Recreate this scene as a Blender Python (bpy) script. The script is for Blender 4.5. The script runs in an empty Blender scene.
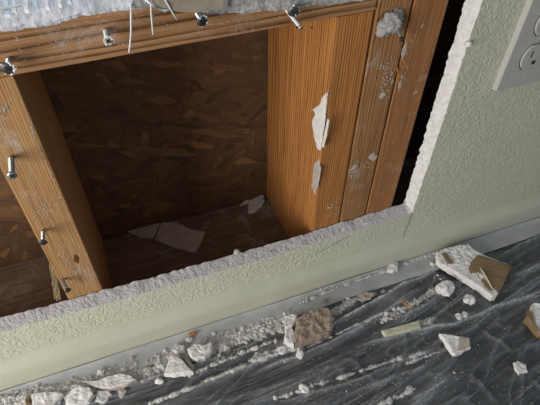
import bpy, bmesh, math, random
from mathutils import Vector, Matrix, noise
from mathutils.geometry import tessellate_polygon

# ------------------------------------------------------------------ camera / world / light
scene = bpy.context.scene
COL = scene.collection
DS, CH = 0.362, 0.603                       # camera: distance from stud faces, height above floor
F, CX, CY = 510.0, 270.0, 202.0             # focal length in pixels, principal point (540x405 frame)
W = Matrix(((0.93536304, -0.25290975, 0.24725015),
            (-0.3535006, -0.69130592, 0.63018524),
            (0.0115455, -0.67685506, -0.73602576)))     # world axes in camera axes (x right, y down, z forward)
cam_d = bpy.data.cameras.new('camera'); cam = bpy.data.objects.new('camera', cam_d); COL.objects.link(cam)
cam_d.sensor_width = 36.0; cam_d.lens = 36.0 * F / 540.0; cam_d.clip_start = 0.02
r, d, f_ = W.col[0], W.col[1], W.col[2]
cam.matrix_world = Matrix(((r[0], -d[0], -f_[0], 0), (r[1], -d[1], -f_[1], -DS), (r[2], -d[2], -f_[2], CH), (0, 0, 0, 1)))
scene.camera = cam

world = bpy.data.worlds.new('world'); scene.world = world; world.use_nodes = True
bg = world.node_tree.nodes['Background']
bg.inputs['Color'].default_value = (0.80, 0.89, 1.0, 1); bg.inputs['Strength'].default_value = 0.29

def area(name, loc, target, sx, sy, power, col):
    l = bpy.data.lights.new(name, 'AREA'); l.shape = 'RECTANGLE'; l.size = sx; l.size_y = sy
    l.energy = power; l.color = col
    o = bpy.data.objects.new(name, l); COL.objects.link(o); o.location = loc
    o.rotation_euler = (Vector(target) - Vector(loc)).to_track_quat('-Z', 'Y').to_euler()
    return o
area('window_light', (-0.98, -0.57, 0.42), (0.05, 0.0, 0.2), 0.65, 0.75, 15.0, (1.0, 0.955, 0.88))
area('opening_light', (-0.16, 0.15, 0.95), (-0.16, -1.0, 0.75), 0.74, 0.86, 2.6, (0.80, 0.90, 1.0))       # the window opening above the sill board

vs = scene.view_settings
vs.view_transform = 'Standard'; vs.look = 'None'; vs.gamma = 1.0; vs.use_curve_mapping = False; vs.exposure = 0.0

# ------------------------------------------------------------------ pixel helpers
def ray(p): return W @ Vector((p[0] - CX, p[1] - CY, F))
def at_y(p, y):
    q = ray(p); t = (y + DS) / q[1]; return Vector((q[0] * t, y, q[2] * t + CH))
def at_z(p, z):
    q = ray(p); t = (z - CH) / q[2]; return Vector((q[0] * t, q[1] * t - DS, z))

# ------------------------------------------------------------------ materials
def new_mat(name):
    m = bpy.data.materials.new(name); m.use_nodes = True
    nt = m.node_tree; b = nt.nodes['Principled BSDF']
    return m, nt, b
def N(nt, t, **kw):
    n = nt.nodes.new(t)
    for k, v in kw.items():
        if k in n.inputs: n.inputs[k].default_value = v
        else: setattr(n, k, v)
    return n
def L(nt, a, b): nt.links.new(a, b)
def ramp(nt, fac, stops, interp='LINEAR'):
    n = nt.nodes.new('ShaderNodeValToRGB'); e = n.color_ramp.elements; n.color_ramp.interpolation = interp
    while len(e) < len(stops): e.new(0.5)
    for el, (p, c) in zip(e, stops):
        el.position = p; el.color = (c[0], c[1], c[2], 1) if not isinstance(c, float) else (c, c, c, 1)
    L(nt, fac, n.inputs[0]); return n
def mixc(nt, fac, a, b, blend='MIX'):
    n = nt.nodes.new('ShaderNodeMix'); n.data_type = 'RGBA'; n.blend_type = blend
    for s, v in ((n.inputs[0], fac), (n.inputs[6], a), (n.inputs[7], b)):
        if hasattr(v, 'is_output'): L(nt, v, s)
        else: s.default_value = v if isinstance(v, (int, float)) else (v[0], v[1], v[2], 1)
    return n.outputs[2]
def coords(nt, scale=(1, 1, 1), loc=(0, 0, 0), rot=(0, 0, 0)):
    tc = N(nt, 'ShaderNodeTexCoord'); mp = N(nt, 'ShaderNodeMapping')
    mp.inputs['Scale'].default_value = scale; mp.inputs['Location'].default_value = loc; mp.inputs['Rotation'].default_value = rot
    L(nt, tc.outputs['Object'], mp.inputs[0]); return mp.outputs[0]
def nz(nt, vec, scale, detail=3, rough=0.5, dist=0.0):
    n = N(nt, 'ShaderNodeTexNoise', Scale=scale, Detail=detail, Roughness=rough, Distortion=dist)
    L(nt, vec, n.inputs['Vector']); return n.outputs['Fac']
def bump(nt, b, h, strength, dist, prev=None):
    n = N(nt, 'ShaderNodeBump', Strength=strength, Distance=dist); L(nt, h, n.inputs['Height'])
    if prev is not None: L(nt, prev, n.inputs['Normal'])
    L(nt, n.outputs[0], b.inputs['Normal']); return n.outputs[0]

def wood(name, axis, light, dark, pith, per=0.0042, dust=0.0, seed=0.0):
    """pine: growth rings round a pith line running along the local axis, streaked grain, optional plaster dust"""
    m, nt, b = new_mat(name)
    rot = {'z': (0, 0, 0), 'x': (0, math.pi / 2, 0)}[axis]
    v0 = coords(nt, rot=rot, loc=(pith[0], pith[1], seed))
    sep = N(nt, 'ShaderNodeMapping'); sep.inputs['Scale'].default_value = (1, 1, 0.05); L(nt, v0, sep.inputs[0])
    w = N(nt, 'ShaderNodeTexWave', wave_type='RINGS', rings_direction='Z', wave_profile='SAW', Scale=0.314 / per, Distortion=4.5, Detail=4.0)
    w.inputs['Detail Scale'].default_value = 1.3; L(nt, sep.outputs[0], w.inputs['Vector'])
    g2 = N(nt, 'ShaderNodeMapping'); g2.inputs['Scale'].default_value = (1, 1, 0.018); L(nt, v0, g2.inputs[0])
    streak = nz(nt, g2.outputs[0], 700, 3, 0.65)
    broad = nz(nt, g2.outputs[0], 70, 2, 0.5)
    rg = ramp(nt, w.outputs['Fac'], [(0.0, 0.05), (0.55, 0.12), (0.80, 0.70), (0.92, 1.0), (1.0, 0.10)])
    c = mixc(nt, rg.outputs[0], light, dark)
    st = ramp(nt, streak, [(0.34, (0.50, 0.45, 0.40)), (0.56, (1.0, 1.0, 1.0))])
    c = mixc(nt, 0.75, c, st.outputs[0], 'MULTIPLY')
    br = ramp(nt, broad, [(0.3, (0.90, 0.88, 0.86)), (0.7, (1.06, 1.05, 1.03))])
    c = mixc(nt, 1.0, c, br.outputs[0], 'MULTIPLY')
    if dust > 0:
        vd = coords(nt, loc=(seed * 3.1, 0.3, seed), scale=(1, 1, 0.7))
        dm = nz(nt, vd, 26, 6, 0.72, 0.6); fine = nz(nt, vd, 420, 2, 0.6)
        k = ramp(nt, dm, [(0.60 - dust * 0.14, 0.0), (0.80 - dust * 0.10, 0.75)])
        k2 = ramp(nt, fine, [(0.35, 0.25), (0.65, 1.0)])
        mk = N(nt, 'ShaderNodeMath', operation='MULTIPLY'); L(nt, k.outputs[0], mk.inputs[0]); L(nt, k2.outputs[0], mk.inputs[1])
        c = mixc(nt, mk.outputs[0], c, (0.60, 0.57, 0.55))
    L(nt, c, b.inputs['Base Color']); b.inputs['Roughness'].default_value = 0.62
    b.inputs['Specular IOR Level'].default_value = 0.3
    h = N(nt, 'ShaderNodeMath', operation='ADD'); h.inputs[0].default_value = 0.0; L(nt, streak, h.inputs[1])
    bump(nt, b, h.outputs[0], 0.2, 0.0003)
    return m

WL, WD = (0.50, 0.215, 0.060), (0.205, 0.066, 0.014)
M = {}
M['stud_a'] = wood('pine_left', 'z', (0.54, 0.315, 0.14), (0.31, 0.145, 0.050), (0.15, 0.10), 0.0023, 0.30, 0.31)
M['stud_b'] = wood('pine_orange', 'z', (0.57, 0.25, 0.074), (0.17, 0.055, 0.012), (0.40, -0.17), 0.0024, 0.0, 1.7)
M['stud_c'] = wood('pine_brown', 'z', (0.45, 0.235, 0.098), (0.19, 0.080, 0.028), (0.16, -0.10), 0.0022, 0.20, 2.9)
M['stud_d'] = wood('pine_red', 'z', (0.44, 0.205, 0.082), (0.19, 0.074, 0.025), (0.14, 0.12), 0.0023, 0.25, 4.3)
M['sill'] = wood('pine_sill', 'x', (0.46, 0.25, 0.12), (0.13, 0.055, 0.020), (-0.045, 0.040), 0.0046, 0.40, 5.9)
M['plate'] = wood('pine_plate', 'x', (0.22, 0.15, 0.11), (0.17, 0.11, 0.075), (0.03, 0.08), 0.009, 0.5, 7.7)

def mat_paint():
    m, nt, b = new_mat('painted_drywall')
    v = coords(nt)
    a = nz(nt, v, 105, 4, 0.5, 1.8); c2 = nz(nt, v, 420, 2, 0.5, 0.5)
    rd = ramp(nt, a, [(0.40, 0.0), (0.50, 0.35), (0.58, 1.0), (0.66, 0.85)])
    ad = N(nt, 'ShaderNodeMath', operation='MULTIPLY_ADD'); L(nt, c2, ad.inputs[0]); ad.inputs[1].default_value = 0.35; L(nt, rd.outputs[0], ad.inputs[2])
    bump(nt, b, ad.outputs[0], 0.6, 0.0010)
    t = nz(nt, v, 9, 3); tr = ramp(nt, t, [(0.3, (0.60, 0.602, 0.475)), (0.7, (0.64, 0.64, 0.51))])
    L(nt, tr.outputs[0], b.inputs['Base Color']); b.inputs['Roughness'].default_value = 0.5
    b.inputs['Specular IOR Level'].default_value = 0.35
    return m
M['paint'] = mat_paint()
def mat_basepaint():
    m, nt, b = new_mat('painted_baseboard')
    v = coords(nt, scale=(0.25, 1, 1)); a = nz(nt, v, 120, 4, 0.6)
    bump(nt, b, a, 0.3, 0.0012)
    t = nz(nt, v, 26, 4, 0.7); tr = ramp(nt, t, [(0.3, (0.52, 0.52, 0.41)), (0.62, (0.55, 0.55, 0.44)), (0.8, (0.61, 0.61, 0.51))])
    L(nt, tr.outputs[0], b.inputs['Base Color']); b.inputs['Roughness'].default_value = 0.45
    return m
M['base'] = mat_basepaint()
def rough_mat(name, c1, c2, sc=120, bs=0.8, bd=0.0015, rgh=0.9, c3=None):
    m, nt, b = new_mat(name)
    v = coords(nt); a = nz(nt, v, sc, 6, 0.65); a2 = nz(nt, v, sc * 5, 3, 0.6)
    st = [(0.32, c1), (0.6, c2)] + ([(0.72, c3)] if c3 else [])
    tr = ramp(nt, a, st); L(nt, tr.outputs[0], b.inputs['Base Color']); b.inputs['Roughness'].default_value = rgh
    b.inputs['Specular IOR Level'].default_value = 0.15
    ad = N(nt, 'ShaderNodeMath', operation='MULTIPLY_ADD'); L(nt, a2, ad.inputs[0]); ad.inputs[1].default_value = 0.5; L(nt, a, ad.inputs[2])
    bump(nt, b, ad.outputs[0], bs, bd)
    return m
M['gyp'] = rough_mat('gypsum_core', (0.56, 0.53, 0.53), (0.70, 0.68, 0.68), 160)
M['cutledge'] = rough_mat('shaded_dusty_gypsum', (0.43, 0.41, 0.415), (0.55, 0.525, 0.53), 160)  # gypsum darkened: the weaker light on the ledge painted in, plus dust
M['white'] = rough_mat('gypsum_white', (0.66, 0.635, 0.615), (0.86, 0.84, 0.82), 150, 0.8, 0.0016)
M['rubble'] = rough_mat('plaster_rubble', (0.60, 0.57, 0.54), (0.82, 0.795, 0.77), 260, 1.0, 0.003)
M['grit'] = rough_mat('gritty_plaster', (0.40, 0.375, 0.365), (0.72, 0.69, 0.67), 300, 1.0, 0.003)
M['ledge'] = rough_mat('ledge_plaster', (0.60, 0.61, 0.66), (0.78, 0.80, 0.87), 140, 0.7, 0.0011)
for nm_, a_, b_ in (('crumb_white', (0.66, 0.635, 0.615), (0.86, 0.84, 0.82)), ('crumb_grey', (0.54, 0.51, 0.50), (0.70, 0.68, 0.67)), ('crumb_tan', (0.46, 0.40, 0.35), (0.58, 0.52, 0.46))):
    M[nm_] = rough_mat(nm_, a_, b_, 1.3, 0.3, 0.0005)
M['tan'] = rough_mat('sandy_plaster', (0.27, 0.20, 0.15), (0.46, 0.37, 0.30), 260, 1.0, 0.0018, 0.95, (0.60, 0.53, 0.47))
M['paper'] = rough_mat('brown_drywall_paper', (0.205, 0.135, 0.072), (0.27, 0.185, 0.105), 60, 0.3, 0.0006, 0.8)
M['greypaper'] = rough_mat('grey_brown_paper', (0.30, 0.25, 0.19), (0.38, 0.33, 0.27), 70, 0.3, 0.0006, 0.85)
M['cream'] = rough_mat('cream_paint_chip', (0.56, 0.55, 0.40), (0.66, 0.65, 0.50), 200, 0.5, 0.001, 0.6)
M['chip'] = rough_mat('dusty_chip', (0.40, 0.34, 0.29), (0.52, 0.46, 0.40), 90, 0.4, 0.001)
M['splinter'] = rough_mat('splinter_wood', (0.34, 0.13, 0.035), (0.50, 0.22, 0.07), 90, 0.3, 0.001, 0.7)
M['floor'] = rough_mat('dark_floor', (0.018, 0.020, 0.022), (0.036, 0.038, 0.042), 20, 0.2, 0.001, 0.7)
M['fluff'] = rough_mat('tan_fibre', (0.42, 0.30, 0.16), (0.55, 0.42, 0.26), 90, 0.2, 0.001)
M['tape'] = rough_mat('grey_masking_strip', (0.40, 0.405, 0.415), (0.50, 0.50, 0.505), 40, 0.15, 0.0010, 0.5)
def simple(name, col, rgh=0.5, metal=0.0):
    m, nt, b = new_mat(name); v = coords(nt); a = nz(nt, v, 300, 2)
    tr = ramp(nt, a, [(0.3, tuple(x * 0.88 for x in col)), (0.7, col)]); L(nt, tr.outputs[0], b.inputs['Base Color'])
    b.inputs['Roughness'].default_value = rgh; b.inputs['Metallic'].default_value = metal; return m
M['plastic'] = simple('outlet_plastic', (0.52, 0.51, 0.475), 0.35)
M['slot'] = simple('outlet_slot', (0.02, 0.02, 0.02), 0.6)
M['steel'] = simple('zinc_steel', (0.45, 0.46, 0.44), 0.35, 0.9)
M['darksteel'] = simple('dark_steel', (0.09, 0.09, 0.10), 0.45, 0.7)
M['fibre'] = simple('glass_fibre', (0.85, 0.85, 0.84), 0.5)
M['blue'] = simple('blue_tinted_fibre', (0.62, 0.73, 0.80), 0.5)
M['caulk'] = simple('caulk', (0.66, 0.66, 0.56), 0.5)
M['knot'] = simple('pine_knot', (0.14, 0.045, 0.012), 0.6)
def mat_osb():
    m, nt, b = new_mat('osb_strands')
    v = coords(nt); c = None
    dist = N(nt, 'ShaderNodeTexNoise', Scale=30.0, Detail=4.0); L(nt, v, dist.inputs['Vector'])
    add = N(nt, 'ShaderNodeVectorMath', operation='MULTIPLY_ADD'); L(nt, dist.outputs['Color'], add.inputs[0])
    add.inputs[1].default_value = (0.010, 0, 0.010); L(nt, v, add.inputs[2])
    for k, (rt, sx, sz) in enumerate(((0.2, 24, 70), (-0.9, 26, 85), (1.35, 24, 95), (0.6, 30, 110), (-0.35, 28, 120))):
        m0 = N(nt, 'ShaderNodeMapping'); m0.inputs['Rotation'].default_value = (0, rt, 0); m0.inputs['Location'].default_value = (k * 3.7, 0, k * 1.9); L(nt, add.outputs[0], m0.inputs[0])
        mp = N(nt, 'ShaderNodeMapping'); mp.inputs['Scale'].default_value = (sx, 3, sz); L(nt, m0.outputs[0], mp.inputs[0])
        vo = N(nt, 'ShaderNodeTexVoronoi', Scale=1.0); L(nt, mp.outputs[0], vo.inputs['Vector'])
        sp = N(nt, 'ShaderNodeSeparateColor'); L(nt, vo.outputs['Color'], sp.inputs[0])
        if c is None: c = sp.outputs[0]
        else:
            th = N(nt, 'ShaderNodeMath', operation='GREATER_THAN'); L(nt, sp.outputs[1], th.inputs[0]); th.inputs[1].default_value = 0.6
            c = mixc(nt, th.outputs[0], c, sp.outputs[0])
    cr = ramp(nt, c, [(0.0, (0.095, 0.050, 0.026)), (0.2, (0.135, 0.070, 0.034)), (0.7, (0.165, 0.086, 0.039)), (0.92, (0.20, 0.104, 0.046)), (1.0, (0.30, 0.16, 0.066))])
    gr = nz(nt, coords(nt, scale=(1, 1, 5), rot=(0, 0.35, 0)), 120, 3, 0.6)
    gm = ramp(nt, gr, [(0.3, (0.6, 0.55, 0.5)), (0.65, (1, 1, 1))])
    c2 = mixc(nt, 0.8, cr.outputs[0], gm.outputs[0], 'MULTIPLY'); L(nt, c2, b.inputs['Base Color'])
    b.inputs['Roughness'].default_value = 0.75; bump(nt, b, c, 0.5, 0.0012)
    return m
M['osb'] = mat_osb()
def mat_sheet():
    """thin clear film: mostly see-through, glossy, hazed by plaster dust"""
    m, nt, b = new_mat('plastic_film'); out = nt.nodes['Material Output']
    v = coords(nt, scale=(1, 3, 1), rot=(0, 0, -0.12)); d1 = nz(nt, v, 30, 7, 0.75, 0.3); d2 = nz(nt, coords(nt), 260, 4, 0.7)
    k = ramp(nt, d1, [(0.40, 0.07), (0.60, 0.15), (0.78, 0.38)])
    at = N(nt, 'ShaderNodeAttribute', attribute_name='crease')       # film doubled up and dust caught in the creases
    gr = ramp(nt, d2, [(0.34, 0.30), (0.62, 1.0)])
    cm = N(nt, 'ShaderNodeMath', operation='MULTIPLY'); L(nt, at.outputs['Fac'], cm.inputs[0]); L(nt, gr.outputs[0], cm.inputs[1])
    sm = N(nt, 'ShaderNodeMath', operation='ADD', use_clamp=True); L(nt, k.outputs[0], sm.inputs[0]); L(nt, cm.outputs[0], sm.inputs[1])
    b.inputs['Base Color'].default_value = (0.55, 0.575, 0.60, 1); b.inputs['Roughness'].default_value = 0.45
    tr = N(nt, 'ShaderNodeBsdfTransparent'); gl = N(nt, 'ShaderNodeBsdfGlossy', Roughness=0.18)
    gl.inputs['Color'].default_value = (0.95, 0.97, 1.0, 1)
    fr = N(nt, 'ShaderNodeFresnel', IOR=1.6)
    a = N(nt, 'ShaderNodeMixShader'); L(nt, fr.outputs[0], a.inputs[0]); L(nt, tr.outputs[0], a.inputs[1]); L(nt, gl.outputs[0], a.inputs[2])
    e = N(nt, 'ShaderNodeMixShader'); L(nt, sm.outputs[0], e.inputs[0]); L(nt, a.outputs[0], e.inputs[1]); L(nt, b.outputs[0], e.inputs[2])
    L(nt, e.outputs[0], out.inputs['Surface'])
    return m
M['sheet'] = mat_sheet()

# ------------------------------------------------------------------ object helpers
def tag(o, label=None, cat=None, group=None, kind=None):
    if label: o['label'] = label
    if cat: o['category'] = cat
    if group: o['group'] = group
    if kind: o['kind'] = kind
    return o
def link(name, me, parent=None, loc=None):
    o = bpy.data.objects.new(name, me); COL.objects.link(o)
    if parent: o.parent = parent
    if loc is not None: o.location = loc
    return o
def finish(name, bm, mats, parent=None, smooth=False, loc=None):
    """bmesh -> object; geometry given in world space is re-centred on loc"""
    if loc is not None: bmesh.ops.translate(bm, verts=bm.verts, vec=-Vector(loc))
    bmesh.ops.recalc_face_normals(bm, faces=bm.faces)
    me = bpy.data.meshes.new(name); bm.to_mesh(me); bm.free()
    for m in (mats if isinstance(mats, (list, tuple)) else [mats]): me.materials.append(M[m])
    if smooth:
        for p in me.polygons: p.use_smooth = True
    o = link(name, me, parent)
    if loc is not None: o.location = Vector(loc) - (parent.location if parent else Vector((0, 0, 0)))
    elif parent: o.location = -parent.location
    return o
def n3(x, y, z, s=0.0): return noise.noise(Vector((x + s, y - s * 1.7, z + s * 0.3)))
def box(bm, x0, x1, y0, y1, z0, z1, bev=0.0, seg=2):
    g = bmesh.ops.create_cube(bm, size=1.0)
    bmesh.ops.scale(bm, verts=g['verts'], vec=(x1 - x0, y1 - y0, z1 - z0))
    bmesh.ops.translate(bm, verts=g['verts'], vec=((x0 + x1) / 2, (y0 + y1) / 2, (z0 + z1) / 2))
    if bev > 0:
        es = list({e for v in g['verts'] for e in v.link_edges})
        bmesh.ops.bevel(bm, geom=es, offset=bev, segments=seg, profile=0.6, affect='EDGES')
def tube(bm, pts, rad, seg=6):
    pts = [Vector(p) for p in pts]; rings = []
    for i, p in enumerate(pts):
        t = (pts[min(i + 1, len(pts) - 1)] - pts[max(i - 1, 0)]).normalized()
        a = t.orthogonal().normalized(); b_ = t.cross(a)
        rr = rad[i] if isinstance(rad, (list, tuple)) else rad
        rings.append([bm.verts.new(p + (a * math.cos(2 * math.pi * k / seg) + b_ * math.sin(2 * math.pi * k / seg)) * rr) for k in range(seg)])
    for r0, r1 in zip(rings, rings[1:]):
        for k in range(seg): bm.faces.new((r0[k], r0[(k + 1) % seg], r1[(k + 1) % seg], r1[k]))
    bm.faces.new(rings[0][::-1]); bm.faces.new(rings[-1])

# ------------------------------------------------------------------ floor and plastic sheet height
SEED = 11.3
FOLDS = []                                   # main creases: floor polyline, height, half width
for px_, hh, ww in (([(150, 404), (214, 380), (267, 359), (310, 343)], .006, .004), ([(120, 386), (190, 366), (235, 351), (282, 329)], .006, .004),
    ([(240, 378), (298, 356), (349, 332), (378, 317), (425, 283)], .007, .0045), ([(318, 332), (345, 318), (378, 300), (408, 281), (440, 268)], .009, .0042),
    ([(270, 404), (349, 383), (387, 368), (440, 345)], .006, .005), ([(345, 350), (400, 334), (454, 323), (500, 306), (560, 284)], .0075, .0045),
    ([(340, 398), (400, 374), (440, 362)], .005, .005), ([(380, 363), (415, 353), (446, 346)], .005, .004), ([(469, 372), (485, 388), (500, 404)], .006, .004),
    ([(476, 326), (497, 338), (514, 356)], .006, .0035), ([(460, 368), (430, 390), (405, 406)], .005, .004), ([(500, 306), (470, 330), (420, 345)], .005, .004),
    ([(488, 262), (520, 244), (560, 226)], .006, .004), ([(505, 280), (530, 268), (560, 258)], .005, .004), ([(60, 402), (110, 389), (150, 372)], .004, .004),
    ([(528, 378), (545, 390), (560, 402)], .005, .004), ([(500, 384), (530, 372), (560, 352)], .004, .004), ([(360, 322), (400, 316), (440, 300)], .005, .003), ([(300, 372), (340, 356), (372, 346)], .004, .003)):
    P_ = [at_z(p, 0.004) for p in px_]
    for i_, (a_, b_) in enumerate(zip(P_, P_[1:])):
        FOLDS.append((a_.x, a_.y, b_.x - a_.x, b_.y - a_.y, hh, ww, 0.0 if i_ else 1.0, 0.0 if i_ < len(P_) - 2 else 1.0))
def fold_h(x, y):
    best = 0.0
    for ax, ay, dx, dy, hh, ww, e0, e1 in FOLDS:
        t = ((x - ax) * dx + (y - ay) * dy) / (dx * dx + dy * dy)
        if t < -0.02 or t > 1.02: continue
        tc = min(1.0, max(0.0, t)); px_, py_ = x - ax - dx * tc, y - ay - dy * tc
        d2 = (px_ * px_ + py_ * py_) / (ww * ww)
        if d2 > 9: continue
        k = 1.0
        if e0: k *= min(1.0, tc / 0.5)
        if e1: k *= min(1.0, (1 - tc) / 0.5)
        best = max(best, 0.55 * k * hh * math.exp(-abs(d2) ** 0.5 * 1.5))
    return best
def sheet_h2(x, y):
    """height of the wrinkled sheet above the floor, and how far the film is doubled up there"""
    t = min(1.0, max(0.0, (-0.040 - y) / 0.03))
    w = n3(x * 3.0, y * 6.0, 0.0, SEED) * 0.012
    ys = y - 0.16 * x * max(0.0, min(1.0, (x + 0.1) * 2))
    yy = ys + w
    a = n3(x * 1.6, yy * 34.0, 0.2, SEED); b_ = n3(x * 2.2, yy * 72.0, 1.2, SEED + 5)
    c = n3(x * 9.0 + yy * 6, yy * 17.0 - x * 7, 2.2, SEED + 9); e_ = n3(x * 3.0, yy * 130.0, 4.4, SEED + 2)
    g_ = n3(x * 14.0 - yy * 20, yy * 40.0 + x * 9, 5.2, SEED + 3)
    ra, rb, rc, re, rg = (max(0.0, 1 - abs(v_) * k_) for v_, k_ in ((a, 5.0), (b_, 5.0), (c, 7.0), (e_, 5.0), (g_, 8.0)))
    q = noise.noise(Vector((x * 7, y * 14, 8.0)))
    fo = fold_h(x + 0.004 * n3(x * 40, y * 40, 0, 2.0), y + 0.003 * n3(x * 30, y * 30, 0, 6.0))
    h = 0.0028 * ra ** 1.5 + 0.0018 * rb ** 1.3 + 0.0018 * rc ** 1.3 + 0.0008 * re + 0.0012 * rg
    h += 0.003 * (0.5 + 0.5 * n3(x * 5, y * 9, 3.3, 2.0)) + fo
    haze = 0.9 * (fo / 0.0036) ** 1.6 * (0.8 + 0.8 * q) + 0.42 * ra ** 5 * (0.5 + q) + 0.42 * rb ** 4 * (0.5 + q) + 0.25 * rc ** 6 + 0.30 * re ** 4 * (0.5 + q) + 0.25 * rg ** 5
    return 0.0015 + h * (0.12 + 0.88 * t), max(0.0, min(1.0, haze))
def sheet_h(x, y): return sheet_h2(x, y)[0]

bm = bmesh.new(); box(bm, -1.2, 1.6, -1.6, 0.0, -0.05, -0.001)
tag(finish('floor', bm, 'floor'), 'dark floor lying under the clear plastic sheet', 'floor', kind='structure')

X0, X1, Y0, Y1 = -0.50, 0.95, -0.55, -0.033
nx, ny = 620, 460
verts = []; faces = []; hz = []
for j in range(ny + 1):
    y = Y0 + (Y1 - Y0) * j / ny
    for i in range(nx + 1):
        x = X0 + (X1 - X0) * i / nx
        h_, k_ = sheet_h2(x, y); verts.append((x, y, h_)); hz.append(k_)
for j in range(ny):
    for i in range(nx):
        k = j * (nx + 1) + i; faces.append((k, k + 1, k + nx + 2, k + nx + 1))
me = bpy.data.meshes.new('plastic_sheet'); me.from_pydata(verts, [], faces); me.materials.append(M['sheet'])
at_ = me.attributes.new('crease', 'FLOAT', 'POINT'); at_.data.foreach_set('value', hz)
for p in me.polygons: p.use_smooth = True
tag(link('plastic_sheet', me), 'wrinkled clear plastic drop sheet covering the dark floor below the wall', 'plastic sheet')

# ------------------------------------------------------------------ drywall with its cut opening
def jitter_line(pts, step, amp, seed, closed=False):
    """resample a polyline and roughen it; last point left out"""
    out = []; pts = [Vector(p) for p in pts]
    segs = list(zip(pts, pts[1:] + ([pts[0]] if closed else [])))
    for a, b_ in segs:
        n = max(1, int((b_ - a).length / step))
        nr = Vector((-(b_ - a).y, (b_ - a).x)).normalized()
        for k in range(n):
            q = a.lerp(b_, k / n)
            e = n3(q.x * 90, q.y * 90, 0, seed) * amp + n3(q.x * 320, q.y * 320, 0, seed + 3) * amp * 0.55
            if k == 0: e *= 0.3
            out.append(q + nr * e)
    return out
def poly_slab(bm, rings, cap0=0, side=1, cap1=1):
    """rings: list of closed rings of 3-D points with equal counts; caps triangulated"""
    rv = [[bm.verts.new(p) for p in rg] for rg in rings]
    n = len(rv[0])
    for a, b_ in zip(rv, rv[1:]):
        for k in range(n):
            f = bm.faces.new((a[k], a[(k + 1) % n], b_[(k + 1) % n], b_[k])); f.material_index = side
    for rg, mi in ((rv[0], cap0), (rv[-1], cap1)):
        for t in tessellate_polygon([[v.co for v in rg]]):
            try:
                f = bm.faces.new([rg[i] for i in t]); f.material_index = mi
            except ValueError: pass

ZC, XC = 0.0985, 0.3395                     # front lip of the lower cut, front lip of the right cut
TOP, LEFT, RIGHT = 1.5, -1.0, 1.4
XL = -0.56                                   # far left side of the opening, outside the frame
rough = jitter_line([(XC, 1.0), (XC + 0.001, 0.25), (XC, ZC + 0.001), (0.15, ZC - 0.003), (0.0, ZC), (-0.17, ZC + 0.006), (XL, ZC + 0.004), (XL, 1.0)], 0.0016, 0.0003, 21.0)
outer = [(XL, 1.0), (XL, TOP), (LEFT, TOP), (LEFT, 0.0), (RIGHT, 0.0), (RIGHT, TOP), (XC, TOP)]
ring2 = rough + [Vector(p) for p in outer]
nr = len(rough)
def push(k, q, amt):
    """move a cut-edge point into the opening"""
    if k >= nr: return q
    if q.x > XC - 0.02 and q.y > ZC + 0.008: return q + Vector((-amt, 0))
    if q.x < XL + 0.02 and q.y > ZC + 0.012: return q + Vector((amt, 0))
    return q + Vector((0, amt))
rings = []
for s, y in ((0.0, -0.0127), (0.06, -0.0122), (0.2, -0.0108), (0.36, -0.0090), (0.52, -0.0070), (0.68, -0.0050), (0.84, -0.0028), (1.0, -0.0004)):
    rg = []
    for k, q in enumerate(ring2):
        a = 0.0082 * s
        if k < nr:
            z3 = y * 1.0
            a += n3(q.x * 60, q.y * 60, z3 * 60, 4.0) * 0.0011 + n3(q.x * 190, q.y * 190, z3 * 190, 6.0) * 0.0006 + n3(q.x * 460, q.y * 460, z3 * 460, 8.0) * 0.0007
            if s == 1.0: a += n3(q.x * 130, q.y * 130, 7.0, 6.0) * 0.0020
        p = push(k, q, a); rg.append(Vector((p.x, y, p.y)))
    rings.append(rg)
bm = bmesh.new(); poly_slab(bm, rings, 0, 1, 1)
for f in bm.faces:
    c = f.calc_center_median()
    if f.material_index == 1 and c.z < ZC + 0.016 and c.x < XC - 0.006 and c.y < -0.0003: f.material_index = 2  # up-facing lower cut takes the gypsum with shade in its colour
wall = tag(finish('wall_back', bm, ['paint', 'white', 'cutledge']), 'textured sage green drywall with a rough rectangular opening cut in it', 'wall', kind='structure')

# hairline crack running down from the corner of the cut, and a scratch on the lower strip
def strip_on_wall(name, pxs, y, w, mat, parent, rad=0.0003):
    bm = bmesh.new(); tube(bm, [at_y(p, y) for p in pxs], rad, 5); return finish(name, bm, mat, parent)
M['crackdark'] = simple('crack', (0.10, 0.10, 0.075), 0.9)
strip_on_wall('crack', [(412, 213), (409, 222), (405, 231), (402, 239)], -0.0127, 0, 'crackdark', wall, 0.0005)
strip_on_wall('scratch', [(350, 235), (335, 243), (322, 250), (316, 254)], -0.0127, 0, 'crackdark', wall, 0.0004)

# ------------------------------------------------------------------ baseboard
prof = [(-0.0127, 0.0), (-0.0245, 0.0), (-0.0252, 0.010), (-0.0250, 0.030), (-0.0240, 0.036), (-0.0212, 0.0405), (-0.0180, 0.0425), (-0.0155, 0.0445), (-0.0138, 0.0480), (-0.0127, 0.0510)]
bm = bmesh.new(); n = 260; rows = []
for i in range(n + 1):
    x = -1.0 + 2.4 * i / n
    dz = 0.0022 * n3(x * 9, 0, 0, 3.0) + 0.0008 * n3(x * 60, 0, 0, 5.0); dy = 0.0007 * n3(x * 14, 1, 0, 8.0)
    rows.append([bm.verts.new((x, p[0] + (dy if 0 < k < 9 else 0), p[1] + (dz if k >= 4 else 0))) for k, p in enumerate(prof)])
for a, b_ in zip(rows, rows[1:]):
    for k in range(len(prof) - 1): bm.faces.new((a[k], a[k + 1], b_[k + 1], b_[k]))
bb = tag(finish('baseboard_back', bm, 'base', smooth=True), 'low baseboard painted the same sage green as the wall', 'baseboard', kind='structure')
bm = bmesh.new(); tube(bm, [at_y(p, -0.0165) for p in ((318, 270), (336, 266), (352, 262), (362, 257), (371, 253))], 0.0009, 6)
finish('caulk_bead', bm, 'caulk', bb, True)

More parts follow.
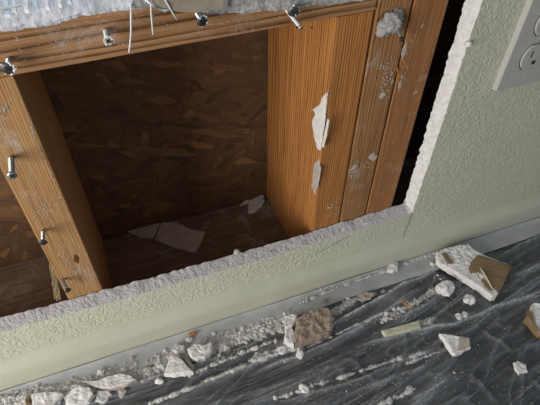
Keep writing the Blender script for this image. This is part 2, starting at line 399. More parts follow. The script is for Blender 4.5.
# grey strip along the foot of the baseboard
bm = bmesh.new(); n = 420; rows = []
for i in range(n + 1):
    x = -0.62 + 1.77 * i / n
    e = 0.0035 * n3(x * 6, 0, 0, 13.0) + 0.0012 * n3(x * 40, 0, 0, 14.0)
    row = []
    for k, (y, z) in enumerate(((-0.0258, 0.0075), (-0.0285, 0.0050), (-0.0340, 0.0042), (-0.0420, 0.0046), (-0.0480, 0.0050), (-0.0525, 0.0040))):
        row.append(bm.verts.new((x, y + (e if k >= 4 else 0), z + 0.0010 * n3(x * 22, y * 90, 0, 9.0))))
    rows.append(row)
for a, b_ in zip(rows, rows[1:]):
    for k in range(5): bm.faces.new((a[k], a[k + 1], b_[k + 1], b_[k]))
tag(finish('masking_strip', bm, 'tape', smooth=True), 'dusty grey masking strip sealing the plastic sheet to the baseboard foot', 'masking strip')
def ground(x, y): return 0.0058 if y > -0.050 else sheet_h(x, y)

# ------------------------------------------------------------------ sheathing, plate, studs, sill
BY = 0.166                                   # cavity depth behind the stud faces
bm = bmesh.new(); box(bm, -1.0, 1.4, BY, BY + 0.011, -0.05, 0.43)
box(bm, 0.2385, 1.4, BY, BY + 0.011, 0.43, 1.5)
tag(finish('wall_exterior', bm, 'osb'), 'dark brown strand board sheathing at the back of the wall cavity', 'sheathing', kind='structure')
def board(name, x0, x1, y0, y1, z0, z1, mat, label, cat='stud', bev=0.0013, group=None):
    bm = bmesh.new(); box(bm, x0, x1, y0, y1, z0, z1, bev, 2)
    base = ((x0 + x1) / 2, (y0 + y1) / 2, z0)
    return tag(finish(name, bm, mat, loc=base), label, cat, group)
PZ = 0.004
board('bottom_plate', -0.98, 1.35, 0.0005, BY - 0.0005, -0.034, PZ, 'plate', 'dusty wooden bottom plate forming the floor of the open wall cavity', 'plate')
SB = 0.3905
stud_l = board('wall_stud', -0.0970, -0.0595, 0.0008, BY - 0.001, PZ, SB, 'stud_a', 'pale pine stud with nails standing left of the open cavity', bev=0.0015)
stud_1 = board('wall_stud', 0.2002, 0.2375, 0.0008, BY - 0.001, PZ, SB, 'stud_b', 'bright orange pine stud with white smears, bounding the right side of the cavity', bev=0.0022)
stud_2 = board('wall_stud', 0.2393, 0.2748, 0.0010, BY - 0.001, PZ, 1.5, 'stud_c', 'middle stud of the three on the right, plaster lump near its top')
stud_3 = board('wall_stud', 0.2770, 0.3140, 0.0004, BY - 0.001, PZ, 1.5, 'stud_d', 'reddish stud beside the dark gap and the cut drywall edge')
sill = board('window_sill_plate', -0.98, 0.2378, 0.0004, BY - 0.001, SB + 0.0004, SB + 0.0385, 'sill', 'horizontal pine sill board with screws across the top of the opening', 'sill board', bev=0.0014)

def smear(name, pts, parent, mapf, nrm, mat='white', th=0.0007, step=0.0018, amp=0.0011, seed=1.0, cap=None):
    """thin crust of plaster stuck on a flat face; pts are pixels put on the face by mapf"""
    P3 = [mapf(p) for p in pts]
    o = P3[0]; nrm = Vector(nrm); u = (P3[1] - o); u -= nrm * u.dot(nrm); u.normalize(); v = nrm.cross(u)
    p2 = [Vector(((q - o).dot(u), (q - o).dot(v))) for q in P3]
    ring = jitter_line(p2, step, amp, seed, True)
    c = sum(ring, Vector((0, 0))) / len(ring)
    def lift(q, h): return o + u * q.x + v * q.y + nrm * h
    bm = bmesh.new()
    poly_slab(bm, [[lift(c.lerp(q, 0.86), th * (1 + 0.4 * n3(q.x * 300, q.y * 300, 0, seed))) for q in ring], [lift(q, th * 0.35) for q in ring], [lift(q, -0.0003) for q in ring]], 0, 0, 0)
    return finish(name, bm, mat, parent)
S1X, fy = 0.2002, (0, -1, 0)
def on_s1(p):
    q = ray(p); t = S1X / q[0]; return Vector((S1X, q[1] * t - DS, q[2] * t + CH))
def on_y0(p): return at_y(p, 0.0006)
sm = smear('plaster_smear', [(329, 89), (324, 95), (319, 105), (312, 108), (315, 113), (312, 122), (314, 136), (317, 148), (320, 149), (322, 138), (325, 120), (326, 104)], stud_1, on_s1, (-1, 0, 0), seed=2.0, step=0.0010, amp=0.0022)
smear('plaster_smear', [(328, 118), (325, 132), (322, 146), (324, 147), (327, 134), (329, 120)], stud_1, on_s1, (-1, 0, 0), seed=2.7, step=0.001, amp=0.001)
sm = smear('plaster_smear', [(319, 158), (314, 164), (312, 186), (315, 194), (318, 186), (321, 168)], stud_1, on_s1, (-1, 0, 0), seed=3.0, mat='chip', step=0.001, amp=0.0016)
for i, pts in enumerate((((371, 154), (369, 158), (373, 162), (378, 156), (375, 152)), ((353, 165), (351, 170), (355, 168), (358, 164)),
                         ((328, 206), (327, 208), (331, 209), (333, 206)), ((383, 92), (379, 97), (382, 98), (386, 93)))):
    smear('plaster_smear', pts, stud_2, on_y0, fy, seed=5.0 + i, mat='chip', th=0.0005, step=0.0007, amp=0.0020)
for i, pts in enumerate((((407, 40), (403, 50), (401, 60), (403, 58), (406, 48)), ((402, 74), (399, 84), (398, 92), (400, 88), (403, 78)), ((422, 22), (420, 27), (422, 28), (424, 23)), ((413, 92), (418, 90), (417, 92), (413, 94)))):
    smear('plaster_smear', pts, stud_3, on_y0, fy, seed=15.0 + i, mat='chip', th=0.0005, step=0.0007, amp=0.0022)
def flecks(parent, pts, spread, count, mapf, nrm, seed, smin=0.0003, smax=0.0011, mat='chip', elong=2.0, name='plaster_flecks'):
    """plaster specks rubbed into a board face, too many and too small to tell apart"""
    rn = random.Random(seed); nrm = Vector(nrm); bm = bmesh.new()
    L_ = [math.dist(a, b_) for a, b_ in zip(pts, pts[1:])]
    bb_ = [parent.location + Vector(c_) for c_ in parent.bound_box]
    box_ = (min(c_.x for c_ in bb_) + .001, max(c_.x for c_ in bb_) - .001, min(c_.z for c_ in bb_) + .001, max(c_.z for c_ in bb_) - .001)
    for _ in range(count):
        t = rn.random() * sum(L_); k = 0
        while k < len(L_) - 1 and t > L_[k]: t -= L_[k]; k += 1
        a, b_ = pts[k], pts[k + 1]; u = t / L_[k]
        p = (a[0] + (b_[0] - a[0]) * u + rn.gauss(0, spread), a[1] + (b_[1] - a[1]) * u + rn.gauss(0, spread))
        q = mapf(p)
        if not (box_[0] < q.x < box_[1] and box_[2] < q.z < box_[3]): continue
        sz = smin + (smax - smin) * rn.random() ** 2.5
        along_ = Vector((0, 0, 1)) if elong > 0 else Vector((1, 0, 0)); side = along_.cross(nrm); el = abs(elong)
        vs3 = [bm.verts.new(q + (along_ * math.cos(j * 1.257 + 0.3) * el + side * math.sin(j * 1.257 + 0.3)) * sz * rn.uniform(0.6, 1.2)) for j in range(5)]
        top = bm.verts.new(q + nrm * (0.0002 + sz * 0.3))
        for j in range(5): bm.faces.new((vs3[j], vs3[(j + 1) % 5], top))
    o = finish(name, bm, mat, parent); o['kind'] = 'stuff'; return o
flecks(sill, [(55, 25), (60, 38), (68, 56)], 3.5, 330, on_y0, fy, 1, 0.0002, 0.0007)
flecks(sill, [(-5, 52), (60, 40), (120, 24), (190, 20)], 9, 260, on_y0, fy, 2, 0.0002, 0.0010, elong=-2.0)
flecks(sill, [(200, 22), (260, 18), (330, 8)], 4, 120, on_y0, fy, 3, 0.0002, 0.0010, elong=-2.0)
flecks(stud_l, [(60, 245), (78, 270), (90, 290)], 7, 420, on_y0, fy, 4, 0.0002, 0.0008)
flecks(stud_l, [(38, 200), (52, 230)], 7, 200, on_y0, fy, 5, 0.0002, 0.0007)
flecks(stud_l, [(16, 80), (34, 135), (60, 195), (92, 262)], 0.8, 160, on_y0, fy, 6, 0.0002, 0.0008)
flecks(stud_l, [(0, 112), (8, 106)], 2, 40, on_y0, fy, 7, 0.0002, 0.0010)
flecks(stud_2, [(390, 60), (384, 95)], 4, 130, on_y0, fy, 8, 0.0002, 0.0009)
flecks(stud_2, [(372, 157), (352, 168), (330, 208)], 4, 150, on_y0, fy, 9, 0.0002, 0.0009)
flecks(stud_3, [(408, 30), (402, 60), (396, 95)], 5, 260, on_y0, fy, 10, 0.0002, 0.0010)
flecks(stud_3, [(425, 25), (410, 95), (385, 200)], 7, 160, on_y0, fy, 11, 0.0002, 0.0009)
flecks(stud_1, [(330, 206), (338, 212), (345, 205)], 4, 60, on_y0, fy, 12, 0.0002, 0.0010)
smear('knot', [(73, 255), (76, 254), (79, 258), (78, 263), (74, 261)], stud_l, on_y0, fy, seed=35.0, mat='knot', th=0.0004, amp=0.0004, step=0.003)
smear('knot', [(397, 66), (401, 72), (399, 80), (395, 86), (397, 76)], stud_3, on_y0, fy, seed=36.0, mat='stud_b', th=0.0006, amp=0.0004, step=0.003)

# ------------------------------------------------------------------ screws and nails
def fastener(name, base_px, head_px, label, cat, length=0.014, head_r=0.0042, shaft_r=0.0017, cross=True, mat='steel', headmat=None, dusty=None, face_y=0.0):
    """sticks out of the stud face towards the room; head pixel sets the tilt"""
    a = at_y(base_px, face_y); h = at_y(head_px, face_y - length)
    t = (h - a).normalized()
    e = bpy.data.objects.new(name, None); COL.objects.link(e); e.location = a; e.empty_display_size = 0.01
    tag(e, label, cat, 'fasteners left in the framing')
    bm = bmesh.new()
    tube(bm, [a - t * 0.0, h], shaft_r, 8)
    if cross:                                # thread ridges
        k = 0; s = 0.002
        while s < (h - a).length - 0.004:
            tube(bm, [a + t * s, a + t * (s + 0.0004), a + t * (s + 0.0008)], [shaft_r * 1.02, shaft_r * 1.35, shaft_r * 1.02], 8); s += 0.0016
    finish('shaft', bm, mat, e)
    bm = bmesh.new()
    tube(bm, [h - t * 0.0026, h - t * 0.0008, h, h + t * 0.0005], [shaft_r * 1.02, head_r * 0.8, head_r, head_r * 0.93], 16)
    hd = finish('head', bm, headmat or mat, e, True)
    if cross:
        u = t.orthogonal().normalized(); v = t.cross(u); bm = bmesh.new()
        for w in (u, v):
            s = t.cross(w) * head_r * 0.14; p = h + t * 0.0006; rr = w * head_r * 0.5
            top = [bm.verts.new(q + t * 0.00025) for q in (p - rr - s, p + rr - s, p + rr + s, p - rr + s)]
            lo = [bm.verts.new(q - t * 0.001) for q in (p - rr - s, p + rr - s, p + rr + s, p - rr + s)]
            bm.faces.new(top); bm.faces.new(lo[::-1])
            for i in range(4): bm.faces.new((top[i], lo[i], lo[(i + 1) % 4], top[(i + 1) % 4]))
        o = finish('cross_recess', bm, 'slot', None); o.parent = hd; o.location = Vector((0, 0, 0)) - a
        hd_loc = hd.location
        o.location = -a - hd_loc
    if dusty:
        bm = bmesh.new(); rnd = random.Random(hash(head_px) % 1000)
        for k in range(dusty):
            g = bmesh.ops.create_icosphere(bm, subdivisions=1, radius=rnd.uniform(0.0005, 0.0012))
            an = rnd.uniform(0, 4.6); u = t.orthogonal().normalized(); v = t.cross(u)
            bmesh.ops.translate(bm, verts=g['verts'], vec=h + (u * math.cos(an) + v * math.sin(an)) * head_r * rnd.uniform(0.75, 1.12) - t * rnd.uniform(-0.0005, 0.0010))
        finish('plaster_crust', bm, 'fibre', e)
    return e
fastener('drywall_screw', (9, 58), (8, 68), 'dark screw caked with plaster at the left end of the sill board', 'screw', 0.011, 0.0050, mat='steel', headmat='darksteel', dusty=26)
fastener('drywall_screw', (106, 29), (108, 40), 'plaster ringed screw in the sill board just left of the hanging fibres', 'screw', 0.0125, 0.0036, headmat='chip', dusty=34)
fastener('drywall_screw', (197, 12), (202, 21), 'screw in the sill board under the torn brown paper', 'screw', 0.0125, 0.0043, headmat='darksteel', dusty=18)
fastener('drywall_screw', (293, 4), (293, 11), 'dark headed screw in the sill board above the orange stud', 'screw', 0.010, 0.0046, mat='steel', headmat='darksteel', dusty=8)
fastener('bent_nail', (286, 9), (301, 28), 'white crusted nail slanting down beside the dark headed screw', 'nail', 0.014, 0.0016, 0.0014, cross=False, mat='fibre', headmat='darksteel')
fastener('drywall_screw', (397, 28), (402, 39), 'small screw below the plaster lump between the right studs', 'screw', 0.012, 0.0026, 0.0013, headmat='darksteel')
fastener('drywall_screw', (11, 157), (12, 175), 'long steel screw sticking out of the upper part of the left stud', 'screw', 0.021, 0.0040, 0.0019)
fastener('drywall_screw', (43, 230), (43, 242), 'dark headed screw at the left edge of the left stud', 'screw', 0.014, 0.0040, 0.0015, headmat='darksteel')
fastener('drywall_screw', (62, 279), (68, 290), 'lowest screw at the foot of the left stud', 'screw', 0.014, 0.0036, 0.0017, headmat='darksteel')
for p in ((297, 27), (312, 27)):
    smear('nail_hole', [(p[0] - 1, p[1] - 1), (p[0] + 1, p[1] - 1), (p[0] + 1, p[1] + 1), (p[0] - 1, p[1] + 1)], stud_1, on_s1, (-1, 0, 0), mat='slot', th=0.0003, amp=0.0001)

# ------------------------------------------------------------------ plaster remnant over the sill
low = [(-60, 44), (0, 33), (30, 29), (55, 25), (85, 16), (105, 14), (125, 11), (150, 9), (168, 11), (185, 12), (200, 15), (222, 16), (240, 15), (262, 13), (285, 12), (305, 9), (330, 7), (350, 4), (372, 2)]
LP = [at_y(p, -0.004) for p in low]
def low_z(x):
    for a, b_ in zip(LP, LP[1:]):
        if a.x <= x <= b_.x: return a.z + (b_.z - a.z) * (x - a.x) / (b_.x - a.x)
    return LP[0].z if x < LP[0].x else LP[-1].z
bm = bmesh.new(); n = 460; rows = []
XA, XB = -0.40, 0.2365
SEC = ((0.0002, 0.000), (-0.0030, 0.0004), (-0.0060, 0.0025), (-0.0078, 0.006), (-0.0072, 0.010), (-0.0052, 0.0135), (-0.001, 0.0165), (0.006, 0.019), (0.016, 0.0205), (0.03, 0.021), (0.05, 0.021), (0.08, 0.021), (0.12, 0.021))
for i in range(n + 1):
    x = XA + (XB - XA) * i / n; z0 = low_z(x) + 0.0013 * n3(x * 120, 0, 0, 5.0) + 0.0008 * n3(x * 400, 0, 0, 6.0)
    ztop = 0.4465; thin = min(1.0, max(0.35, (0.25 - x) / 0.2)); row = []
    for k, (y, dz) in enumerate(SEC):
        fr = dz / 0.021; z = z0 + (ztop - z0) * fr
        rg = 0.0 if k == 0 else 0.0016 * n3(x * 90, y * 90, z * 90, 1.0) + 0.0007 * n3(x * 250, y * 250, z * 250, 2.0)
        row.append(bm.verts.new((x, (y * thin if y < 0 else y) - rg * 0.9, z + (rg if k > 5 else 0))))
    rows.append(row)
for i, (a, b_) in enumerate(zip(rows, rows[1:])):
    x = XA + (XB - XA) * i / n
    for k in range(len(SEC) - 1):
        f = bm.faces.new((a[k], a[k + 1], b_[k + 1], b_[k]))
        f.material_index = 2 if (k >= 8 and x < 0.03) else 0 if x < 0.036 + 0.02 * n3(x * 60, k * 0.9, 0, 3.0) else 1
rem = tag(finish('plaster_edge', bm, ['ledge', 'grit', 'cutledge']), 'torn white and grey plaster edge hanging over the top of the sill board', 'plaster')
smear('torn_paper', [(152, 0), (158, 9), (172, 11), (190, 12), (208, 10), (227, 9), (229, -8), (150, -8)], rem, lambda p: at_y(p, -0.0085), fy, mat='greypaper', th=0.0008, seed=41.0, amp=0.0008)
# fibreglass mesh strands standing in the ledge plaster
def on_ledge(p, h=0.4475): return at_z(p, h)
for k, (xa, ya, xb, yb, wd) in enumerate(((4, -8, 9, 18, 4), (13, -8, 16, 16, 3), (25, -8, 28, 14, 3.5), (35, -8, 37, 11, 3.5), (46, -8, 48, 9, 2.5), (57, -8, 60, 6, 3), (69, -8, 70, 4, 3), (-8, -6, -3, 20, 4))):
    bm = bmesh.new(); a, b_ = on_ledge((xa, ya)), on_ledge((xb, yb), 0.4455)
    sd = (on_ledge((xa + wd, ya)) - a) * 0.62
    pts = []
    for s in range(6):
        q = a.lerp(b_, s / 5); q.z += 0.001 * math.sin(s * 1.3 + k)
        pts.append([bm.verts.new(q + v) for v in (-sd, sd, sd + Vector((0, 0, 0.0025)), -sd + Vector((0, 0, 0.0025)))])
    for r0, r1 in zip(pts, pts[1:]):
        for j in range(4): bm.faces.new((r0[j], r0[(j + 1) % 4], r1[(j + 1) % 4], r1[j]))
    bm.faces.new(pts[0][::-1]); bm.faces.new(pts[-1])
    finish('mesh_strand', bm, 'blue' if k % 3 == 0 else 'fibre', rem)
bm = bmesh.new(); tube(bm, [on_ledge((0, 8), 0.4485), on_ledge((14, 6), 0.4485), on_ledge((26, 4), 0.4485)], 0.0009, 6); finish('mesh_strand', bm, 'fibre', rem)
# loose fibres hanging down in front of the sill
for pts, rd in ((((131, 4), (131, 20), (131, 33), (130, 44), (129, 52)), 0.00065), (((151, 2), (151, 12), (152, 22), (153, 34)), 0.0006),
                (((143, -3), (150, 3), (157, 8), (165, 10), (170, 9)), 0.0009), (((163, -4), (168, 4), (173, 13), (177, 19)), 0.0006)):
    bm = bmesh.new(); tube(bm, [at_y(p, -0.0095 - 0.002 * (i % 2) * 0.3) for i, p in enumerate(pts)], rd, 6); finish('loose_fibre', bm, 'fibre', rem, True)

# ------------------------------------------------------------------ broken pieces
def lump_mesh(name, seed, sub=2, flat=0.7, rough=0.35, mats=('crumb_white',)):
    bm = bmesh.new(); bmesh.ops.create_icosphere(bm, subdivisions=sub, radius=1.0)
    for v in bm.verts:
        c = v.co.copy(); e = 1 + rough * n3(c.x * 1.1, c.y * 1.1, c.z * 1.1, seed) * 1.6 + rough * 0.5 * n3(c.x * 3.1, c.y * 3.1, c.z * 3.1, seed + 7)
        v.co = c * e; v.co.z *= flat
        if v.co.z < -0.45 * flat: v.co.z = -0.45 * flat
    lo = min(v.co.z for v in bm.verts)
    for v in bm.verts: v.co.z -= lo
    bmesh.ops.recalc_face_normals(bm, faces=bm.faces)
    me = bpy.data.meshes.new(name); bm.to_mesh(me); bm.free()
    for m in mats: me.materials.append(M[m])
    return me
def put(name, me, p, size, rz, label, cat, group=None, scale=(1, 1, 1), tilt=(0, 0)):
    o = link(name, me); q = p if isinstance(p, Vector) else at_z(p, 0.006)
    if not isinstance(p, Vector): q.z = ground(q.x, q.y) - 0.0008
    o.location = q; o.rotation_euler = (tilt[0], tilt[1], rz); o.scale = tuple(size * s for s in scale)
    return tag(o, label, cat, group)

def slab_piece(name, px, ztop, th, mats, label, cat, seed=1.0, tilt=(0.0, 0.0), step=0.003, amp=0.0012, group=None, topn=0.0011):
    """flat broken piece: pixel outline laid on the plane of its top face; rough broken sides down to what it lies on"""
    c0 = at_z((sum(p[0] for p in px) / len(px), sum(p[1] for p in px) / len(px)), ztop)
    def mp(p):                                # intersection of the pixel ray with the tilted top plane
        q = ray(p); o = Vector((0, -DS, CH)); nn = Vector((-tilt[0], -tilt[1], 1)); t = nn.dot(c0 - o) / nn.dot(q); return o + q * t
    P = [mp(p) for p in px]
    ring = jitter_line([(q.x, q.y) for q in P], step, amp, seed, True)
    def zt(x, y): return c0.z + (x - c0.x) * tilt[0] + (y - c0.y) * tilt[1]
    c2 = sum(ring, Vector((0, 0))) / len(ring)
    rings = []
    for s in (0.0, 0.12, 0.5, 0.88, 1.0):
        rg = []
        for q in ring:
            e = 0.0 if s == 0 else 0.0012 * n3(q.x * 250, q.y * 250, s * 4, seed)
            dd = (q - c2); k = 1 + (e - (0.0008 if s in (0.0, 1.0) else 0)) / max(dd.length, 1e-4)
            x, y = c2.x + dd.x * k, c2.y + dd.y * k
            rg.append(Vector((x, y, zt(x, y) - th * s)))
        rings.append(rg)
    bm = bmesh.new()
    rv = [[bm.verts.new(p) for p in rg] for rg in rings]; n_ = len(ring)
    for a, b_ in zip(rv, rv[1:]):
        for k in range(n_): bm.faces.new((a[k], a[(k + 1) % n_], b_[(k + 1) % n_], b_[k])).material_index = 1
    for t in tessellate_polygon([[v.co for v in rv[-1]]]): bm.faces.new([rv[-1][i] for i in t]).material_index = 1
    prev = rv[0]
    for sc in (0.86, 0.7, 0.54, 0.38, 0.2):  # broken, uneven top face
        cur = []
        for p in rings[0]:
            x, y = c2.x + (p.x - c2.x) * sc, c2.y + (p.y - c2.y) * sc
            cur.append(bm.verts.new((x, y, zt(x, y) + topn * (1.3 * n3(x * 130, y * 130, 0, seed) + 0.8 * n3(x * 330, y * 330, 0, seed + 2) + 0.25))))
        for k in range(n_): bm.faces.new((prev[k], cur[k], cur[(k + 1) % n_], prev[(k + 1) % n_]))
        prev = cur
    bm.faces.new(prev)
    base = Vector((c0.x, c0.y, min(v.co.z for v in bm.verts)))
    o = finish(name, bm, mats, loc=base)
    return tag(o, label, cat, group), zt, mp

# big drywall chunk with brown paper backing
big, zt, mp = slab_piece('drywall_chunk', [(437, 252), (446, 247), (456, 245), (468, 243), (474, 249), (479, 252), (511, 265), (506, 279), (497, 295), (493, 296), (478, 285), (463, 276), (450, 268), (438, 259)],
    0.021, 0.013, ['white', 'white'], 'large broken drywall chunk with brown paper on its right half', 'drywall chunk', 3.0, (0.06, 0.10), topn=0.0012)
def paper_on(parent, px, mpf, mat, seed, th=0.0010, lift=0.0014, name='paper_face'):
    up = Vector((-0.06, -0.10, 1)).normalized()
    return smear(name, px, parent, lambda p: mpf(p) + up * lift, up, mat=mat, th=th, seed=seed, amp=0.0010)
paper_on(big, [(472, 261), (477, 255), (484, 257), (511, 266), (505, 281), (498, 293), (492, 286), (485, 277), (478, 272), (470, 273), (468, 268)], mp, 'paper', 51.0)
paper_on(big, [(441, 254), (446, 253), (449, 258), (454, 263), (449, 264), (444, 259)], mp, 'paper', 52.0)
paper_on(big, [(482, 278), (488, 283), (493, 290), (490, 291), (484, 286), (481, 281)], mp, 'paper', 53.0)
bm = bmesh.new(); up = Vector((0, 0, 1))
tube(bm, [mp(p) + up * h for p, h in (((479, 267), 0.001), ((482, 273), 0.004), ((486, 281), 0.005), ((492, 290), 0.003))], [0.0006, 0.0013, 0.0013, 0.0007], 5); finish('torn_curl', bm, 'cream', big)
bm = bmesh.new(); rnd = random.Random(4)
for p in [(455 + rnd.uniform(-12, 14), 255 + rnd.uniform(-7, 10)) for _ in range(26)] + [(441, 262), (446, 264), (438, 256), (465, 246), (461, 248)]:
    g = bmesh.ops.create_icosphere(bm, subdivisions=1, radius=rnd.uniform(0.0016, 0.0040))
    for v in g['verts']: v.co += Vector((rnd.uniform(-1, 1), rnd.uniform(-1, 1), rnd.uniform(-1, 1))) * 0.0007; v.co.z *= 0.5
    bmesh.ops.translate(bm, verts=g['verts'], vec=mp(p))
finish('plaster_lumps', bm, 'white', big)

# thick sandy chunk leaning by the baseboard with white gypsum flakes on its left
sandy, _, _ = slab_piece('plaster_chunk', [(297, 318), (304, 312), (311, 308), (320, 306), (328, 307), (335, 317), (333, 327), (325, 333), (313, 338), (303, 342), (296, 344), (294, 334)], 0.021, 0.019, ['tan', 'tan'],
    'thick sandy brown plaster chunk with white flakes on its left end', 'plaster chunk', 9.5, (0.0, 0.12), topn=0.0022, amp=0.002)
for px in ([(285, 315), (291, 313), (298, 314), (296, 321), (292, 326), (285, 326)], [(285, 329), (292, 327), (295, 334), (294, 345), (287, 343), (284, 336)]):
    o, _, _ = slab_piece('gypsum_flake', px, 0.017, 0.010, ['white', 'white'], 'x', 'x', 9.0, step=0.003, amp=0.0007)
    for k in ('label', 'category'): del o[k]
    o.parent = sandy; o.location -= sandy.location

# other recognisable pieces
def chip(px, z, th, mats, label, seed, tilt=(0, 0), name='plaster_chip', cat='plaster chip', **kw):
    return slab_piece(name, px, z, th, mats, label, cat, seed, tilt, **kw)
p1, _, mp1 = chip([(440, 333), (450, 334), (459, 335), (469, 337), (471, 347), (463, 351), (455, 354), (452, 352), (447, 344)], 0.015, 0.008, ['white', 'white'], 'white chip with a brown right side lying alone on the dark sheet', 61.0, (0.05, 0.15))
smear('paper_face', [(460, 337), (469, 338), (470, 347), (463, 350), (457, 351), (458, 344)], p1, lambda p: mp1(p) + Vector((0, 0, 0.0016)), Vector((-0.05, -0.15, 1)).normalized(), mat='chip', seed=62.0)
chip([(382, 330), (400, 325), (419, 320), (421, 326), (402, 331), (385, 335)], 0.013, 0.006, ['cream', 'cream'], 'long cream painted sliver lying on the sheet', 63.0, amp=0.0005, topn=0.0006)
chip([(514, 362), (518, 360), (521, 362), (526, 364), (528, 371), (519, 373), (515, 368)], 0.010, 0.004, ['white', 'white'], 'small flat white flake near the bottom right corner', 64.0, amp=0.0006)
rg, _, mpr = chip([(530, 306), (534, 302), (546, 304), (556, 318), (552, 334), (541, 334), (535, 326), (527, 316)], 0.020, 0.014, ['white', 'paper'], 'broken white chunk with brown paper edges cut off by the right border', 65.0, (0.1, 0.15), name='drywall_chunk', cat='drywall chunk')
smear('paper_face', [(526, 316), (531, 310), (533, 318), (535, 326), (541, 333), (536, 329), (531, 322)], rg, lambda p: mpr(p) + Vector((0, 0, 0.0016)), Vector((-0.1, -0.15, 1)).normalized(), mat='paper', seed=66.0)
chip([(358, 294), (366, 291), (374, 293), (371, 298), (363, 300), (357, 298)], 0.011, 0.004, ['chip', 'chip'], 'thin tan chip at the edge of the grey strip', 67.0, amp=0.0006)
t1, _, mpt = chip([(171, 354), (178, 356), (186, 363), (193, 371), (184, 373), (173, 374), (164, 373), (167, 364)], 0.018, 0.010, ['white', 'white'], 'pale triangular plaster chunk in the rubble left of centre', 68.0, (0.02, 0.10), name='plaster_chunk', cat='plaster chunk')
chip([(182, 356), (189, 359), (195, 366), (194, 371), (190, 368)], 0.014, 0.008, ['chip', 'tan'], 'tan flake leaning on the pale triangular chunk', 69.0)
chip([(187, 348), (194, 343), (203, 344), (211, 341), (212, 349), (205, 357), (197, 360), (190, 355)], 0.018, 0.011, ['white', 'white'], 'knobbly white plaster chunk just right of the pale triangular one', 70.0, (-0.05, 0.1), name='plaster_chunk', cat='plaster chunk', amp=0.002)
chip([(176, 343), (185, 345), (185, 352), (178, 353), (172, 349)], 0.012, 0.006, ['gyp', 'gyp'], 'grey plaster piece behind the pale triangular chunk', 71.0, name='plaster_chunk', cat='plaster chunk')
chip([(31, 393), (46, 390), (52, 391), (58, 390), (63, 393), (57, 400), (50, 408), (34, 408)], 0.013, 0.008, ['white', 'white'], 'flat ragged plaster chunk at the bottom left', 72.0, name='plaster_chunk', cat='plaster chunk', amp=0.0018)
chip([(64, 397), (70, 390), (79, 384), (90, 387), (93, 393), (88, 400), (78, 404), (66, 404)], 0.017, 0.010, ['white', 'white'], 'squarish white plaster chunk near the bottom left corner', 73.0, (0.05, 0.1), name='plaster_chunk', cat='plaster chunk')
chip([(82, 381), (95, 380), (108, 375), (120, 372), (131, 375), (136, 379), (124, 385), (112, 388), (98, 387)], 0.015, 0.007, ['white', 'chip'], 'long pointed white plaster piece below the left end of the baseboard', 74.0, (0.0, 0.12), name='plaster_chunk', cat='plaster chunk')
chip([(97, 389), (108, 389), (112, 394), (104, 401), (95, 400)], 0.011, 0.006, ['gyp', 'gyp'], 'grey crumbly piece under the long pointed plaster piece', 75.0, amp=0.002)
chip([(24, 398), (29, 396), (30, 403), (26, 405)], 0.013, 0.007, ['paper', 'paper'], 'tiny dark brown chip at the bottom left border', 76.0, amp=0.0004)
chip([(388, 265), (392, 261), (398, 261), (398, 268), (394, 270), (387, 269)], 0.014, 0.008, ['white', 'white'], 'white plaster lump against the baseboard below the wall crack', 77.0)
chip([(323, 298), (327, 297), (328, 300), (325, 302)], 0.0085, 0.002, ['tan', 'tan'], 'tiny dark brown chip on the grey strip above the sandy chunk', 78.0, amp=0.0003)
chip([(188, 333), (193, 331), (197, 332), (192, 335)], 0.0095, 0.003, ['splinter', 'splinter'], 'tiny orange chip against the baseboard left of centre', 79.0, amp=0.0003)
put('plaster_lump', lump_mesh('plaster_lump', 2.0, 3, 0.8, 0.3), (445, 289), 0.0128, 0.4, 'round white plaster lump below the large drywall chunk', 'plaster lump', scale=(1.05, 0.85, 0.85))
put('plaster_lump', lump_mesh('plaster_lump', 5.0, 3, 0.8, 0.3), (470, 299), 0.0072, 1.0, 'small pale lump under the lower edge of the large drywall chunk', 'plaster lump')
put('plaster_lump', lump_mesh('plaster_lump', 8.0, 3, 0.8, 0.3), (300, 354), 0.0052, 0.2, 'small white lump below the sandy brown chunk', 'plaster lump')
put('plaster_lump', lump_mesh('plaster_lump', 9.0, 3, 0.7, 0.35), (281, 350), 0.0062, 0.2, 'pale lump left of and below the sandy brown chunk', 'plaster lump', scale=(1.3, 0.8, 0.9))
put('plaster_lump', lump_mesh('plaster_lump', 10.0, 3, 0.6, 0.3), (304, 388), 0.0066, 2.2, 'pale angular lump by the bottom border, right of centre', 'plaster lump', scale=(1.2, 0.7, 0.8))
put('plaster_lump', lump_mesh('plaster_lump', 12.0, 3, 0.7, 0.3), (459, 316), 0.0048, 0.5, 'left of two small white lumps above the lone brown sided chip', 'plaster lump')
put('plaster_lump', lump_mesh('plaster_lump', 13.0, 3, 0.7, 0.3), (465, 314), 0.0044, 0.9, 'right of two small white lumps above the lone brown sided chip', 'plaster lump')
bm = bmesh.new(); tube(bm, [at_z(p, h) for p, h in (((400, 299), 0.016), ((404, 302), 0.0165), ((408, 305), 0.016), ((413, 308), 0.014))], [0.0006, 0.0013, 0.0012, 0.0005], 5)
tag(finish('wood_splinter', bm, 'splinter', loc=at_z((406, 303), 0.013)), 'small orange wood splinter on white crumbs', 'splinter')

